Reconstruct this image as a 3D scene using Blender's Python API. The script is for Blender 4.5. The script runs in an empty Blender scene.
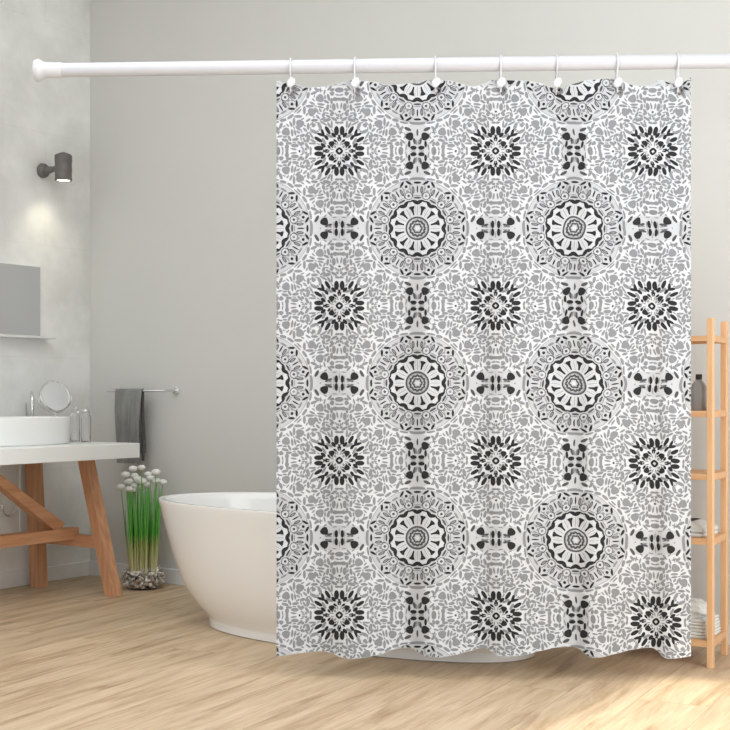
import bpy, bmesh, math, random
from mathutils import Vector, Matrix
random.seed(7)
SC = bpy.context.scene
COL = SC.collection
# ------------------------------------------------------------------ frame of reference
F_PX, EYE, HOR, CX = 1298.0, 1.0, 395.0, 365.0
CY, SY = 0.829, 0.559                     # camera is yawed about 34 degrees from the room axes

def room(px, py, D):
    X = (px - CX) / F_PX * D
    return Vector((CY * X - SY * D, SY * X + CY * D, EYE - (py - HOR) / F_PX * D))

# ------------------------------------------------------------------ materials
def new_mat(name):
    m = bpy.data.materials.new(name); m.use_nodes = True
    nt = m.node_tree
    return m, nt, nt.nodes['Principled BSDF']

def sset(b, **kw):
    for k, v in kw.items():
        b.inputs[k.replace('_', ' ')].default_value = v

def mat(name, col, rough=0.5, metal=0.0, var=0.06, scale=8.0, bump=0.0, bscale=60.0, coat=0.0, stretch=(1, 1, 1), sheen=0.0):
    m, nt, b = new_mat(name)
    sset(b, Roughness=rough, Metallic=metal)
    b.inputs['Coat Weight'].default_value = coat
    if sheen: b.inputs['Sheen Weight'].default_value = sheen
    tc = nt.nodes.new('ShaderNodeTexCoord')
    mp = nt.nodes.new('ShaderNodeMapping'); mp.inputs['Scale'].default_value = stretch
    nt.links.new(tc.outputs['Object'], mp.inputs['Vector'])
    n = nt.nodes.new('ShaderNodeTexNoise'); n.inputs['Scale'].default_value = scale; n.inputs['Detail'].default_value = 5
    nt.links.new(mp.outputs['Vector'], n.inputs['Vector'])
    r = nt.nodes.new('ShaderNodeValToRGB')
    r.color_ramp.elements[0].position = 0.3; r.color_ramp.elements[1].position = 0.7
    r.color_ramp.elements[0].color = tuple(max(0, c * (1 - var)) for c in col) + (1,)
    r.color_ramp.elements[1].color = tuple(min(1, c * (1 + var)) for c in col) + (1,)
    nt.links.new(n.outputs['Fac'], r.inputs['Fac'])
    nt.links.new(r.outputs['Color'], b.inputs['Base Color'])
    if bump:
        n2 = nt.nodes.new('ShaderNodeTexNoise'); n2.inputs['Scale'].default_value = bscale; n2.inputs['Detail'].default_value = 4
        nt.links.new(mp.outputs['Vector'], n2.inputs['Vector'])
        bp = nt.nodes.new('ShaderNodeBump'); bp.inputs['Strength'].default_value = bump; bp.inputs['Distance'].default_value = 0.01
        nt.links.new(n2.outputs['Fac'], bp.inputs['Height']); nt.links.new(bp.outputs['Normal'], b.inputs['Normal'])
    return m

def srgb(r, g, b):
    f = lambda c: (c / 255 / 12.92) if c / 255 <= 0.04045 else ((c / 255 + 0.055) / 1.055) ** 2.4
    return (f(r), f(g), f(b))

def floor_material():
    m, nt, b = new_mat('oak_plank_floor')
    N, L = nt.nodes.new, nt.links.new
    tc = N('ShaderNodeTexCoord'); mp = N('ShaderNodeMapping'); mp.inputs['Rotation'].default_value = (0, 0, math.radians(90 - 6.5))
    L(tc.outputs['Object'], mp.inputs['Vector'])
    br = N('ShaderNodeTexBrick'); br.inputs['Scale'].default_value = 1.0
    br.inputs['Brick Width'].default_value = 2.1; br.inputs['Row Height'].default_value = 0.235
    br.inputs['Mortar Size'].default_value = 0.0022; br.inputs['Mortar Smooth'].default_value = 0.6; br.inputs['Bias'].default_value = 0.0
    br.offset = 0.37; br.offset_frequency = 2
    br.inputs['Color1'].default_value = (0, 0, 0, 1); br.inputs['Color2'].default_value = (1, 1, 1, 1); br.inputs['Mortar'].default_value = (.5, .5, .5, 1)
    L(mp.outputs['Vector'], br.inputs['Vector'])
    # grain: noise stretched along the plank
    m2 = N('ShaderNodeMapping'); m2.inputs['Scale'].default_value = (1.2, 9, 1); L(mp.outputs['Vector'], m2.inputs['Vector'])
    sep = N('ShaderNodeMath'); sep.operation = 'MULTIPLY'; sep.inputs[1].default_value = 7.0; L(br.outputs['Color'], sep.inputs[0])
    cmb = N('ShaderNodeCombineXYZ'); L(sep.outputs[0], cmb.inputs['Z'])
    add = N('ShaderNodeVectorMath'); add.operation = 'ADD'; L(m2.outputs['Vector'], add.inputs[0]); L(cmb.outputs[0], add.inputs[1])
    g = N('ShaderNodeTexNoise'); g.inputs['Scale'].default_value = 1.6; g.inputs['Detail'].default_value = 9; g.inputs['Roughness'].default_value = 0.62; g.inputs['Distortion'].default_value = 0.6
    L(add.outputs[0], g.inputs['Vector'])
    rp = N('ShaderNodeValToRGB'); e = rp.color_ramp.elements
    e[0].position = 0.30; e[0].color = srgb(168, 138, 104) + (1,)
    e[1].position = 0.72; e[1].color = srgb(222, 198, 168) + (1,)
    k = e.new(0.5); k.color = srgb(207, 181, 148) + (1,)
    L(g.outputs['Fac'], rp.inputs['Fac'])
    m3 = N('ShaderNodeMapping'); m3.inputs['Scale'].default_value = (5, 110, 1); L(mp.outputs['Vector'], m3.inputs['Vector'])
    g2 = N('ShaderNodeTexNoise'); g2.inputs['Scale'].default_value = 1.0; g2.inputs['Detail'].default_value = 4; L(m3.outputs['Vector'], g2.inputs['Vector'])
    r2 = N('ShaderNodeMapRange'); r2.inputs['From Min'].default_value = .3; r2.inputs['From Max'].default_value = .7; r2.inputs['To Min'].default_value = .84; r2.inputs['To Max'].default_value = 1.06
    L(g2.outputs['Fac'], r2.inputs['Value'])
    pl = N('ShaderNodeMapRange'); pl.inputs['To Min'].default_value = .93; pl.inputs['To Max'].default_value = 1.06; L(br.outputs['Color'], pl.inputs['Value'])
    mu = N('ShaderNodeMath'); mu.operation = 'MULTIPLY'; L(r2.outputs[0], mu.inputs[0]); L(pl.outputs[0], mu.inputs[1])
    sm = N('ShaderNodeMapRange'); sm.inputs['To Min'].default_value = 1.0; sm.inputs['To Max'].default_value = 0.74; L(br.outputs['Fac'], sm.inputs['Value'])
    mu2 = N('ShaderNodeMath'); mu2.operation = 'MULTIPLY'; L(mu.outputs[0], mu2.inputs[0]); L(sm.outputs[0], mu2.inputs[1])
    vm = N('ShaderNodeVectorMath'); vm.operation = 'SCALE'; L(rp.outputs['Color'], vm.inputs[0]); L(mu2.outputs[0], vm.inputs['Scale'])
    L(vm.outputs[0], b.inputs['Base Color'])
    b.inputs['Roughness'].default_value = 0.48
    bp = N('ShaderNodeBump'); bp.inputs['Strength'].default_value = .15; bp.inputs['Distance'].default_value = .004
    L(g2.outputs['Fac'], bp.inputs['Height']); L(bp.outputs['Normal'], b.inputs['Normal'])
    return m

def concrete_material():
    m, nt, b = new_mat('pale_concrete_plaster')
    N, L = nt.nodes.new, nt.links.new
    tc = N('ShaderNodeTexCoord')
    n = N('ShaderNodeTexNoise'); n.inputs['Scale'].default_value = 2.2; n.inputs['Detail'].default_value = 8; n.inputs['Roughness'].default_value = .6
    L(tc.outputs['Object'], n.inputs['Vector'])
    r = N('ShaderNodeValToRGB'); e = r.color_ramp.elements
    e[0].position = .36; e[0].color = srgb(222, 222, 218) + (1,)
    e[1].position = .62; e[1].color = srgb(245, 245, 243) + (1,)
    L(n.outputs['Fac'], r.inputs['Fac'])
    # faint joints of the large slabs
    mp = N('ShaderNodeMapping'); mp.inputs['Rotation'].default_value = (0, math.radians(90), math.radians(90)); L(tc.outputs['Object'], mp.inputs['Vector'])
    sx = N('ShaderNodeSeparateXYZ'); L(tc.outputs['Object'], sx.inputs[0])
    cb = N('ShaderNodeCombineXYZ'); L(sx.outputs['Y'], cb.inputs['X']); L(sx.outputs['Z'], cb.inputs['Y'])
    br = N('ShaderNodeTexBrick'); br.inputs['Scale'].default_value = 1; br.inputs['Brick Width'].default_value = 1.2; br.inputs['Row Height'].default_value = .6
    br.inputs['Mortar Size'].default_value = .004; br.inputs['Mortar Smooth'].default_value = 1.0; L(cb.outputs[0], br.inputs['Vector'])
    mr = N('ShaderNodeMapRange'); mr.inputs['To Min'].default_value = 1; mr.inputs['To Max'].default_value = .95; L(br.outputs['Fac'], mr.inputs['Value'])
    vm = N('ShaderNodeVectorMath'); vm.operation = 'SCALE'; L(r.outputs['Color'], vm.inputs[0]); L(mr.outputs[0], vm.inputs['Scale'])
    L(vm.outputs[0], b.inputs['Base Color']); b.inputs['Roughness'].default_value = .75
    return m

def wood(name, c1, c2, axis):
    m, nt, b = new_mat(name)
    N, L = nt.nodes.new, nt.links.new
    tc = N('ShaderNodeTexCoord'); mp = N('ShaderNodeMapping')
    sc = [45, 45, 45]; sc[axis] = 3; mp.inputs['Scale'].default_value = sc
    L(tc.outputs['Object'], mp.inputs['Vector'])
    n = N('ShaderNodeTexNoise'); n.inputs['Scale'].default_value = 1; n.inputs['Detail'].default_value = 6; n.inputs['Distortion'].default_value = .4
    L(mp.outputs['Vector'], n.inputs['Vector'])
    r = N('ShaderNodeValToRGB'); e = r.color_ramp.elements
    e[0].position = .32; e[0].color = c1 + (1,); e[1].position = .68; e[1].color = c2 + (1,)
    L(n.outputs['Fac'], r.inputs['Fac']); L(r.outputs['Color'], b.inputs['Base Color'])
    b.inputs['Roughness'].default_value = .5
    return m

def glass(name, col=(1, 1, 1), rough=0.0):
    m, nt, b = new_mat(name)
    sset(b, Roughness=rough, IOR=1.35); b.inputs['Transmission Weight'].default_value = 1.0
    b.inputs['Base Color'].default_value = col + (1,)
    return m

M = {}
M['floor'] = floor_material()
M['left'] = concrete_material()
M['back'] = mat('greige_wall_paint', srgb(212, 211, 206), .85, var=.015, scale=1.2, bump=.05, bscale=150)
M['side'] = mat('pale_wall_paint', srgb(222, 220, 214), .85, var=.015, scale=1.2)
M['ceil'] = mat('white_ceiling_paint', srgb(235, 235, 232), .9, var=.01)
M['base'] = mat('white_skirting_paint', srgb(226, 226, 224), .45, var=.015)
M['tub'] = mat('white_acrylic', srgb(248, 247, 245), .18, var=.008, coat=.4)
M['ceramic'] = mat('white_ceramic', srgb(245, 245, 243), .15, var=.006, coat=.4)
M['slab'] = mat('white_worktop', srgb(238, 239, 236), .35, var=.01)
M['beech'] = wood('orange_brown_beech', srgb(196, 140, 100), srgb(220, 166, 126), 2)
M['beech_y'] = wood('orange_brown_beech_along', srgb(196, 140, 100), srgb(220, 166, 126), 1)
M['beech_x'] = wood('orange_brown_beech_across', srgb(192, 136, 98), srgb(216, 162, 122), 0)
M['pine'] = wood('honey_pine', srgb(222, 172, 124), srgb(236, 192, 146), 2)
M['pine_x'] = wood('honey_pine_across', srgb(216, 164, 118), srgb(230, 184, 138), 0)
M['chrome'] = mat('chrome', (.78, .78, .78), .12, 1.0, var=.02)
M['steel'] = mat('brushed_steel', (.62, .62, .60), .3, 1.0, var=.04)
M['eyelet'] = mat('dull_grey_metal', (.22, .22, .23), .4, .8, var=.04)
M['mirror'] = mat('silvered_glass', (.72, .73, .76), .04, 1.0, var=.005)
M['whitemetal'] = mat('white_enamel', srgb(200, 200, 205), .3, var=.01, coat=.3)
M['plastic'] = mat('white_plastic', srgb(206, 206, 209), .35, var=.01)
M['lamp'] = mat('grey_cast_metal', srgb(112, 108, 104), .5, .3, var=.1, scale=20)
M['shelfw'] = mat('pale_shelf', srgb(232, 232, 230), .3, var=.01)
M['towel'] = mat('grey_terry', srgb(136, 136, 133), .95, var=.3, scale=16, bump=.7, bscale=320, sheen=.3, stretch=(1, 1, .35))
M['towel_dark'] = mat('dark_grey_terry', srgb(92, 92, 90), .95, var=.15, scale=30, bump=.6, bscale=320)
M['wtowel'] = mat('white_terry', srgb(232, 231, 226), .95, var=.04, scale=30, bump=.6, bscale=260)
M['btowel'] = mat('black_terry', srgb(52, 50, 50), .95, var=.2, scale=30, bump=.5, bscale=260)
M['stem'] = None
M['petal'] = mat('white_petals', srgb(250, 250, 247), .7, var=.02, scale=60)
M['glass'] = glass('clear_glass')
M['bowl'] = glass('thin_clear_glass'); M['bowl'].node_tree.nodes['Principled BSDF'].inputs['IOR'].default_value = 1.12
M['pebble'] = mat('pebble_mix', srgb(190, 184, 172), .6, var=.3, scale=22)
M['bottle'] = mat('grey_plastic', srgb(146, 142, 138), .35, var=.05, scale=10)
M['cap'] = mat('black_plastic', srgb(36, 36, 38), .4, var=.1)
M['pipe'] = mat('white_pipe', srgb(228, 228, 226), .4, var=.02)
M['recess'] = mat('dark_gap', srgb(70, 70, 70), .9)

def stem_material():
    m, nt, b = new_mat('chive_stem'); N, L = nt.nodes.new, nt.links.new
    tc = N('ShaderNodeTexCoord'); s = N('ShaderNodeSeparateXYZ'); L(tc.outputs['Object'], s.inputs[0])
    n = N('ShaderNodeTexNoise'); n.inputs['Scale'].default_value = 40; L(tc.outputs['Object'], n.inputs['Vector'])
    a = N('ShaderNodeMath'); a.operation = 'MULTIPLY_ADD'; a.inputs[1].default_value = .07; L(n.outputs['Fac'], a.inputs[0]); L(s.outputs['Z'], a.inputs[2])
    r = N('ShaderNodeValToRGB'); e = r.color_ramp.elements
    e[0].position = .15; e[0].color = srgb(208, 200, 150) + (1,)
    e[1].position = .46; e[1].color = srgb(112, 186, 90) + (1,)
    k = e.new(.25); k.color = srgb(176, 184, 112) + (1,)
    k = e.new(.32); k.color = srgb(88, 168, 58) + (1,)
    L(a.outputs[0], r.inputs['Fac']); L(r.outputs['Color'], b.inputs['Base Color']); b.inputs['Roughness'].default_value = .5
    return m
M['stem'] = stem_material()

def emis(name, col, st):
    m, nt, b = new_mat(name)
    b.inputs['Base Color'].default_value = (1, 1, 1, 1); b.inputs['Emission Color'].default_value = col + (1,); b.inputs['Emission Strength'].default_value = st
    return m
M['bulb'] = emis('lit_lamp_lens', (1, .93, .78), 6)

# ------------------------------------------------------------------ object helpers
def link(name, bm, mats, parent=None, smooth=False, loc=None):
    me = bpy.data.meshes.new(name); bm.normal_update(); bm.to_mesh(me); bm.free()
    for m in (mats if isinstance(mats, (list, tuple)) else [mats]): me.materials.append(m)
    if smooth:
        me.polygons.foreach_set('use_smooth', [True] * len(me.polygons))
        try: me.set_sharp_from_angle(angle=math.radians(40))
        except Exception: pass
    o = bpy.data.objects.new(name, me); COL.objects.link(o)
    if parent: o.parent = parent
    if loc is not None: o.location = loc
    return o

def empty(name, loc, rz=0.0):
    o = bpy.data.objects.new(name, None); COL.objects.link(o); o.location = loc; o.rotation_euler = (0, 0, rz); o.empty_display_size = .1
    return o

def tag(o, label, cat, group=None):
    o['label'] = label; o['category'] = cat
    if group: o['group'] = group
    return o

def struct(o): o['kind'] = 'structure'; return o

def box(bm, x0, x1, y0, y1, z0, z1, bevel=0.0):
    r = bmesh.ops.create_cube(bm, size=1)
    for v in r['verts']:
        v.co = Vector(((x0 + x1) / 2 + v.co.x * (x1 - x0), (y0 + y1) / 2 + v.co.y * (y1 - y0), (z0 + z1) / 2 + v.co.z * (z1 - z0)))
    if bevel:
        es = list({e for v in r['verts'] for e in v.link_edges})
        bmesh.ops.bevel(bm, geom=es, offset=bevel, segments=2, profile=.5, affect='EDGES')

def beam(bm, p0, p1, w, h, up=Vector((0, 0, 1)), bevel=0.002):
    """square-section beam from p0 to p1; w across, h along 'up'"""
    p0, p1 = Vector(p0), Vector(p1); d = (p1 - p0); Ln = d.length; d.normalize()
    s = d.cross(up).normalized(); u = s.cross(d).normalized()
    r = bmesh.ops.create_cube(bm, size=1)
    for v in r['verts']:
        c = v.co.copy(); v.co = p0 + d * ((c.x + .5) * Ln) + s * (c.y * w) + u * (c.z * h)
    if bevel:
        es = list({e for v in r['verts'] for e in v.link_edges})
        bmesh.ops.bevel(bm, geom=es, offset=bevel, segments=2, profile=.5, affect='EDGES')

def tube(bm, pts, r, seg=12, closed=False, cap=True):
    pts = [Vector(p) for p in pts]; n = len(pts); rings = []
    ref = None
    for i, p in enumerate(pts):
        if closed: d = pts[(i + 1) % n] - pts[i - 1]
        else: d = pts[min(i + 1, n - 1)] - pts[max(i - 1, 0)]
        d.normalize()
        if ref is None:
            ref = d.orthogonal().normalized()
        ref = (ref - d * ref.dot(d)).normalized()
        b = d.cross(ref)
        rr = r[i] if isinstance(r, (list, tuple)) else r
        rings.append([bm.verts.new(p + (ref * math.cos(a) + b * math.sin(a)) * rr) for a in [2 * math.pi * k / seg for k in range(seg)]])
    m = n if closed else n - 1
    for i in range(m):
        A, B = rings[i], rings[(i + 1) % n]
        off = 0
        if closed and i == n - 1:      # match the twist on closing
            off = min(range(seg), key=lambda q: (A[0].co - B[q].co).length)
        for k in range(seg):
            bm.faces.new((A[k], A[(k + 1) % seg], B[(k + 1 + off) % seg], B[(k + off) % seg]))
    if cap and not closed:
        bm.faces.new(rings[0][::-1]); bm.faces.new(rings[-1])

def lathe(bm, prof, seg=32, center=(0, 0, 0), axis=None, sx=1, sy=1, npow=2.0, cap0=True, cap1=True):
    """prof: list of (r, z)"""
    c = Vector(center); Q = Matrix.Identity(3)
    if axis is not None: Q = Vector((0, 0, 1)).rotation_difference(Vector(axis)).to_matrix()
    rings = []
    for r, z in prof:
        ring = []
        for k in range(seg):
            a = 2 * math.pi * k / seg; C, S = math.cos(a), math.sin(a)
            x = math.copysign(abs(C) ** (2 / npow), C) * r * sx; y = math.copysign(abs(S) ** (2 / npow), S) * r * sy
            ring.append(bm.verts.new(c + Q @ Vector((x, y, z))))
        rings.append(ring)
    for A, B in zip(rings, rings[1:]):
        for k in range(seg): bm.faces.new((A[k], A[(k + 1) % seg], B[(k + 1) % seg], B[k]))
    if cap0: bm.faces.new(rings[0][::-1])
    if cap1: bm.faces.new(rings[-1])

def torus(bm, c, axis, R, r, n=28, seg=8, sx=1.0):
    Q = Vector((0, 0, 1)).rotation_difference(Vector(axis)).to_matrix(); c = Vector(c)
    tube(bm, [c + Q @ Vector((R * math.cos(a), R * sx * math.sin(a), 0)) for a in [2 * math.pi * k / n for k in range(n)]], r, seg, closed=True)

# ------------------------------------------------------------------ the room
XL, YB, XR, YF, ZC = -5.297, 5.124, 0.55, -1.2, 3.55
T = .12
def slab_obj(name, *a, m=None):
    bm = bmesh.new(); box(bm, *a); return struct(link(name, bm, m))
slab_obj('floor', XL - T, XR + T, YF, YB + T, -.1, 0, m=M['floor'])
slab_obj('wall_left', XL - T, XL, YF, YB, 0, ZC, m=M['left'])
slab_obj('wall_back', XL - T, XR + T, YB, YB + T, 0, ZC, m=M['back'])
slab_obj('ceiling', XL - T, XR + T, YF, YB + T, ZC, ZC + .1, m=M['ceil'])
WY0, WY1, WZ0, WZ1 = 0.9, 4.77, 0.45, 2.37
bm = bmesh.new()
box(bm, XR, XR + T, YF, YB, 0, WZ0); box(bm, XR, XR + T, YF, YB, WZ1, ZC)
box(bm, XR, XR + T, YF, WY0, WZ0, WZ1); box(bm, XR, XR + T, WY1, YB, WZ0, WZ1)
struct(link('wall_right', bm, M['side']))
bm = bmesh.new()
for y in (WY0 + .03, WY1 - .03): box(bm, XR + .03, XR + .09, y - .03, y + .03, WZ0, WZ1)
for z in (WZ0 + .03, WZ1 - .03): box(bm, XR + .03, XR + .09, WY0 + .06, WY1 - .06, z - .03, z + .03)
struct(link('window_1', bm, M['base']))
bm = bmesh.new(); box(bm, XL, XR, YB - .015, YB, 0, .082, .004); struct(link('baseboard_back', bm, M['base']))
bm = bmesh.new(); box(bm, XL, XL + .012, YF, YB - .015, 0, .082, .004)
struct(link('baseboard_left', bm, M['left']))

# ------------------------------------------------------------------ bathtub
TU, TV = -3.0, 4.43
RA, RB, RZ, BA, BB = 1.027, .46, .547, .767, .317
def ring_at(bm, a, b, z, n=96, p=2.2):
    vs = []
    for k in range(n):
        t = 2 * math.pi * k / n; C, S = math.cos(t), math.sin(t)
        vs.append(bm.verts.new((math.copysign(abs(C) ** (2 / p), C) * a, math.copysign(abs(S) ** (2 / p), S) * b, z)))
    return vs
tub = empty('bathtub', (TU, TV, 0))
tag(tub, 'white freestanding oval bathtub half hidden behind the patterned curtain', 'bathtub')
bm = bmesh.new()
def lerp(a, b, t): return a + (b - a) * t
outer = [(0, .040), (.03, .052), (.12, .072), (.24, .10), (.40, .145), (.56, .21), (.72, .31), (.87, .43), (.97, .517), (1, RZ - .010), (1.0, RZ - .004), (.995, RZ)]
rings = []
for f, z in outer:
    rings.append(ring_at(bm, lerp(BA + .005, RA, f), lerp(BB + .005, RB, f), z))
inner = [(-.025, RZ + .0), (-.035, RZ - .006), (-.045, RZ - .03), (-.09, .42), (-.16, .28), (-.23, .19), (-.30, .15), (-.38, .135)]
for d, z in inner:
    rings.append(ring_at(bm, RA + d * 1.0, max(.05, RB + d * .72), z))
for A, B in zip(rings, rings[1:]):
    n = len(A)
    for k in range(n): bm.faces.new((A[k], A[(k + 1) % n], B[(k + 1) % n], B[k]))
bm.faces.new(rings[0][::-1]); bm.faces.new(rings[-1])
link('tub_shell', bm, M['tub'], tub, True)
bm = bmesh.new(); A = [ring_at(bm, BA - .006, BB - .006, 0.0), ring_at(bm, BA, BB, .004), ring_at(bm, BA + .002, BB + .002, .042), ring_at(bm, BA - .03, BB - .03, .046)]
for P, Q in zip(A, A[1:]):
    for k in range(96): bm.faces.new((P[k], P[(k + 1) % 96], Q[(k + 1) % 96], Q[k]))
bm.faces.new(A[0][::-1]); bm.faces.new(A[-1])
link('plinth', bm, M['tub'], tub, True)
bm = bmesh.new(); lathe(bm, [(.028, 0), (.03, .003), (.02, .006)], 24, (.25, 0, .134)); link('drain', bm, M['chrome'], tub, True)

# ------------------------------------------------------------------ curtain rod
ROD_Z = 1.0 + 330.5 / F_PX * 4.55
def rod_depth(px):
    py = 70.5 + (px - 38) * (61 - 70.5) / 692.0
    return (ROD_Z - EYE) * F_PX / (HOR - py)
def rod_pt(px): 
    p = room(px, 0, rod_depth(px)); p.z = ROD_Z; return p
pL = rod_pt(38); pR = rod_pt(730); rd = (pR - pL).normalized()
tw = (YB - pL.y) / rd.y; pE = pL + rd * tw
rod = empty('curtain_rod', pL)
tag(rod, 'long white shower curtain rod spanning above the tub', 'curtain rod')
mid = rod_pt(365)
bm = bmesh.new(); tube(bm, [Vector((0, 0, 0)) + rd * .02, mid - pL], .0247, 32); link('tube', bm, M['whitemetal'], rod, True)
bm = bmesh.new(); tube(bm, [mid - pL, pE - pL - rd * .02], .0256, 32); link('tube', bm, M['whitemetal'], rod, True)
for c, d in ((Vector((0, 0, 0)), rd), (pE - pL, -rd)):
    bm = bmesh.new()
    lathe(bm, [(.030, -.012), (.038, -.008), (.040, 0), (.040, .006), (.037, .012), (.033, .017), (.0275, .03), (.0275, .085), (.025, .088)], 36, c, d)
    link('flange', bm, M['plastic'], rod, True)

# ------------------------------------------------------------------ shower curtain
TOP = [(276.5, 80.5), (284, 82), (292, 84), (305, 87.5), (320, 87), (335, 84), (352, 80), (362, 81), (375, 82), (387, 85), (400, 84), (412, 83), (428, 80), (450, 80.5), (462, 84), (473, 87), (483, 84), (492, 80), (505, 80), (525, 80.5), (540, 83), (550, 87), (558, 89), (568, 85), (585, 80.5), (605, 78.5), (618, 79), (632, 85), (645, 86), (660, 80), (672, 83), (684, 82), (691, 77)]
HEM = [(276.5, 657), (290, 654.5), (305, 652.5), (322, 651), (332, 653), (340, 657), (350, 659), (362, 658), (378, 655), (395, 649), (405, 647.5), (413, 648), (419, 653), (425, 657), (440, 657.5), (455, 655), (470, 651), (480, 648), (487, 648), (493, 652.5), (500, 656), (512, 656.5), (525, 655), (540, 651), (555, 647.5), (573, 646.5), (580, 649), (585, 654), (590, 657.5), (600, 657.5), (615, 654), (630, 650), (643, 648), (652, 647.5), (657, 650), (662, 656.5), (668, 659), (680, 658), (691, 656)]
def interp(tab, x):
    if x <= tab[0][0]: return tab[0][1]
    for (x0, y0), (x1, y1) in zip(tab, tab[1:]):
        if x <= x1:
            t = (x - x0) / (x1 - x0); t = t * t * (3 - 2 * t) * .5 + t * .5
            return y0 + (y1 - y0) * t
    return tab[-1][1]
CL, CR, DXC = 276.5, 691.0, 2.5
NC = int(round((CR - CL) / DXC)); DXC = (CR - CL) / NC
# fold depth per column at the top (t=0) and at the hem (t=1), in metres towards the viewer
wt = []; wb = []
for i in range(NC + 1):
    x = CL + i * DXC
    wt.append((84 - interp(TOP, x)) * .0026 + .004 * math.sin(x * .11))
    wb.append((interp(HEM, x) - 652.5) * .0048)
def smooth(a, n):
    for _ in range(n): a = [(a[max(0, i - 1)] + 2 * a[i] + a[min(len(a) - 1, i + 1)]) / 4 for i in range(len(a))]
    return a
wt, wb = smooth(wt, 12), smooth(wb, 8)
def fold(px, py):
    s = (px - CL) / DXC; i = min(max(int(s), 0), NC - 1); f = s - i
    t = min(max((py - 82) / 570.0, 0), 1)
    a = wt[i] + (wt[i + 1] - wt[i]) * f; b = wb[i] + (wb[i + 1] - wb[i]) * f
    mid = .006 * math.sin((i + f) * DXC * .085 + 3.0 * t) * math.sin(math.pi * t)
    w = t ** .75
    return a * (1 - w) + b * w + mid * 0.9
CUR0 = rod_pt(276.5); CUR0.z = 0
def cloth(px, py, lift=0.0):
    D = rod_depth(px)
    D = D - fold(px, py) - lift
    return room(px, py, D) - CUR0
def row_y(px, j, NR):
    a, b = interp(TOP, px), interp(HEM, px); return a + (b - a) * j / NR
NR = 60
bm = bmesh.new()
def col_x(i): return CL + i * DXC
g1 = [[bm.verts.new(cloth(col_x(i), row_y(col_x(i), j, NR))) for j in range(NR + 1)] for i in range(NC + 1)]
g2 = [[bm.verts.new(cloth(col_x(i), row_y(col_x(i), j, NR), -.0012)) for j in range(NR + 1)] for i in range(NC + 1)]
for i in range(NC):
    for j in range(NR):
        bm.faces.new((g1[i][j], g1[i][j + 1], g1[i + 1][j + 1], g1[i + 1][j]))
        bm.faces.new((g2[i][j], g2[i + 1][j], g2[i + 1][j + 1], g2[i][j + 1]))
for i in range(NC):
    for j in (0, NR): bm.faces.new((g1[i][j], g1[i + 1][j], g2[i + 1][j], g2[i][j]))
for j in range(NR):
    for i in (0, NC): bm.faces.new((g1[i][j], g1[i][j + 1], g2[i][j + 1], g2[i][j]))

# ---- the printed pattern, drawn in units of 1/725 half repeat
U = 725.0
PX, PY, FX0, FY0 = 156.2, 154.7, 339.3, 151.0
PIECES = []           # (points in tile units about F centre, shade, layer)
G_, D_, K_, L_, W_ = 1, 2, 3, 4, 5
def capsule(x1, y1, x2, y2, w, sharp=1.02, n=8):
    """leaf / lens shape between two end points"""
    d = math.hypot(x2 - x1, y2 - y1) or 1e-6; ux, uy = (x2 - x1) / d, (y2 - y1) / d
    L = d / 2 + 5; mx, my = (x1 + x2) / 2, (y1 + y2) / 2; pts = []
    for k in range(2 * n):
        a = math.pi * k / n + .01
        c, s = math.cos(a), math.sin(a)
        X = math.copysign(abs(c) ** .9, c) * L; Y = math.copysign(abs(s) ** sharp, s) * w / 2
        pts.append((mx + ux * X - uy * Y, my + uy * X + ux * Y))
    return pts
def disc(x, y, r, n=12, e=1.0): return [(x + r * math.cos(2 * math.pi * k / n), y + e * r * math.sin(2 * math.pi * k / n)) for k in range(n)]
def blob(x, y, r, seed=0):
    return [(x + r * (1 + .10 * math.cos(3 * a + seed)) * math.cos(a), y + r * (1 + .10 * math.cos(3 * a + seed)) * math.sin(a)) for a in [2 * math.pi * k / 12 for k in range(12)]]

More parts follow.
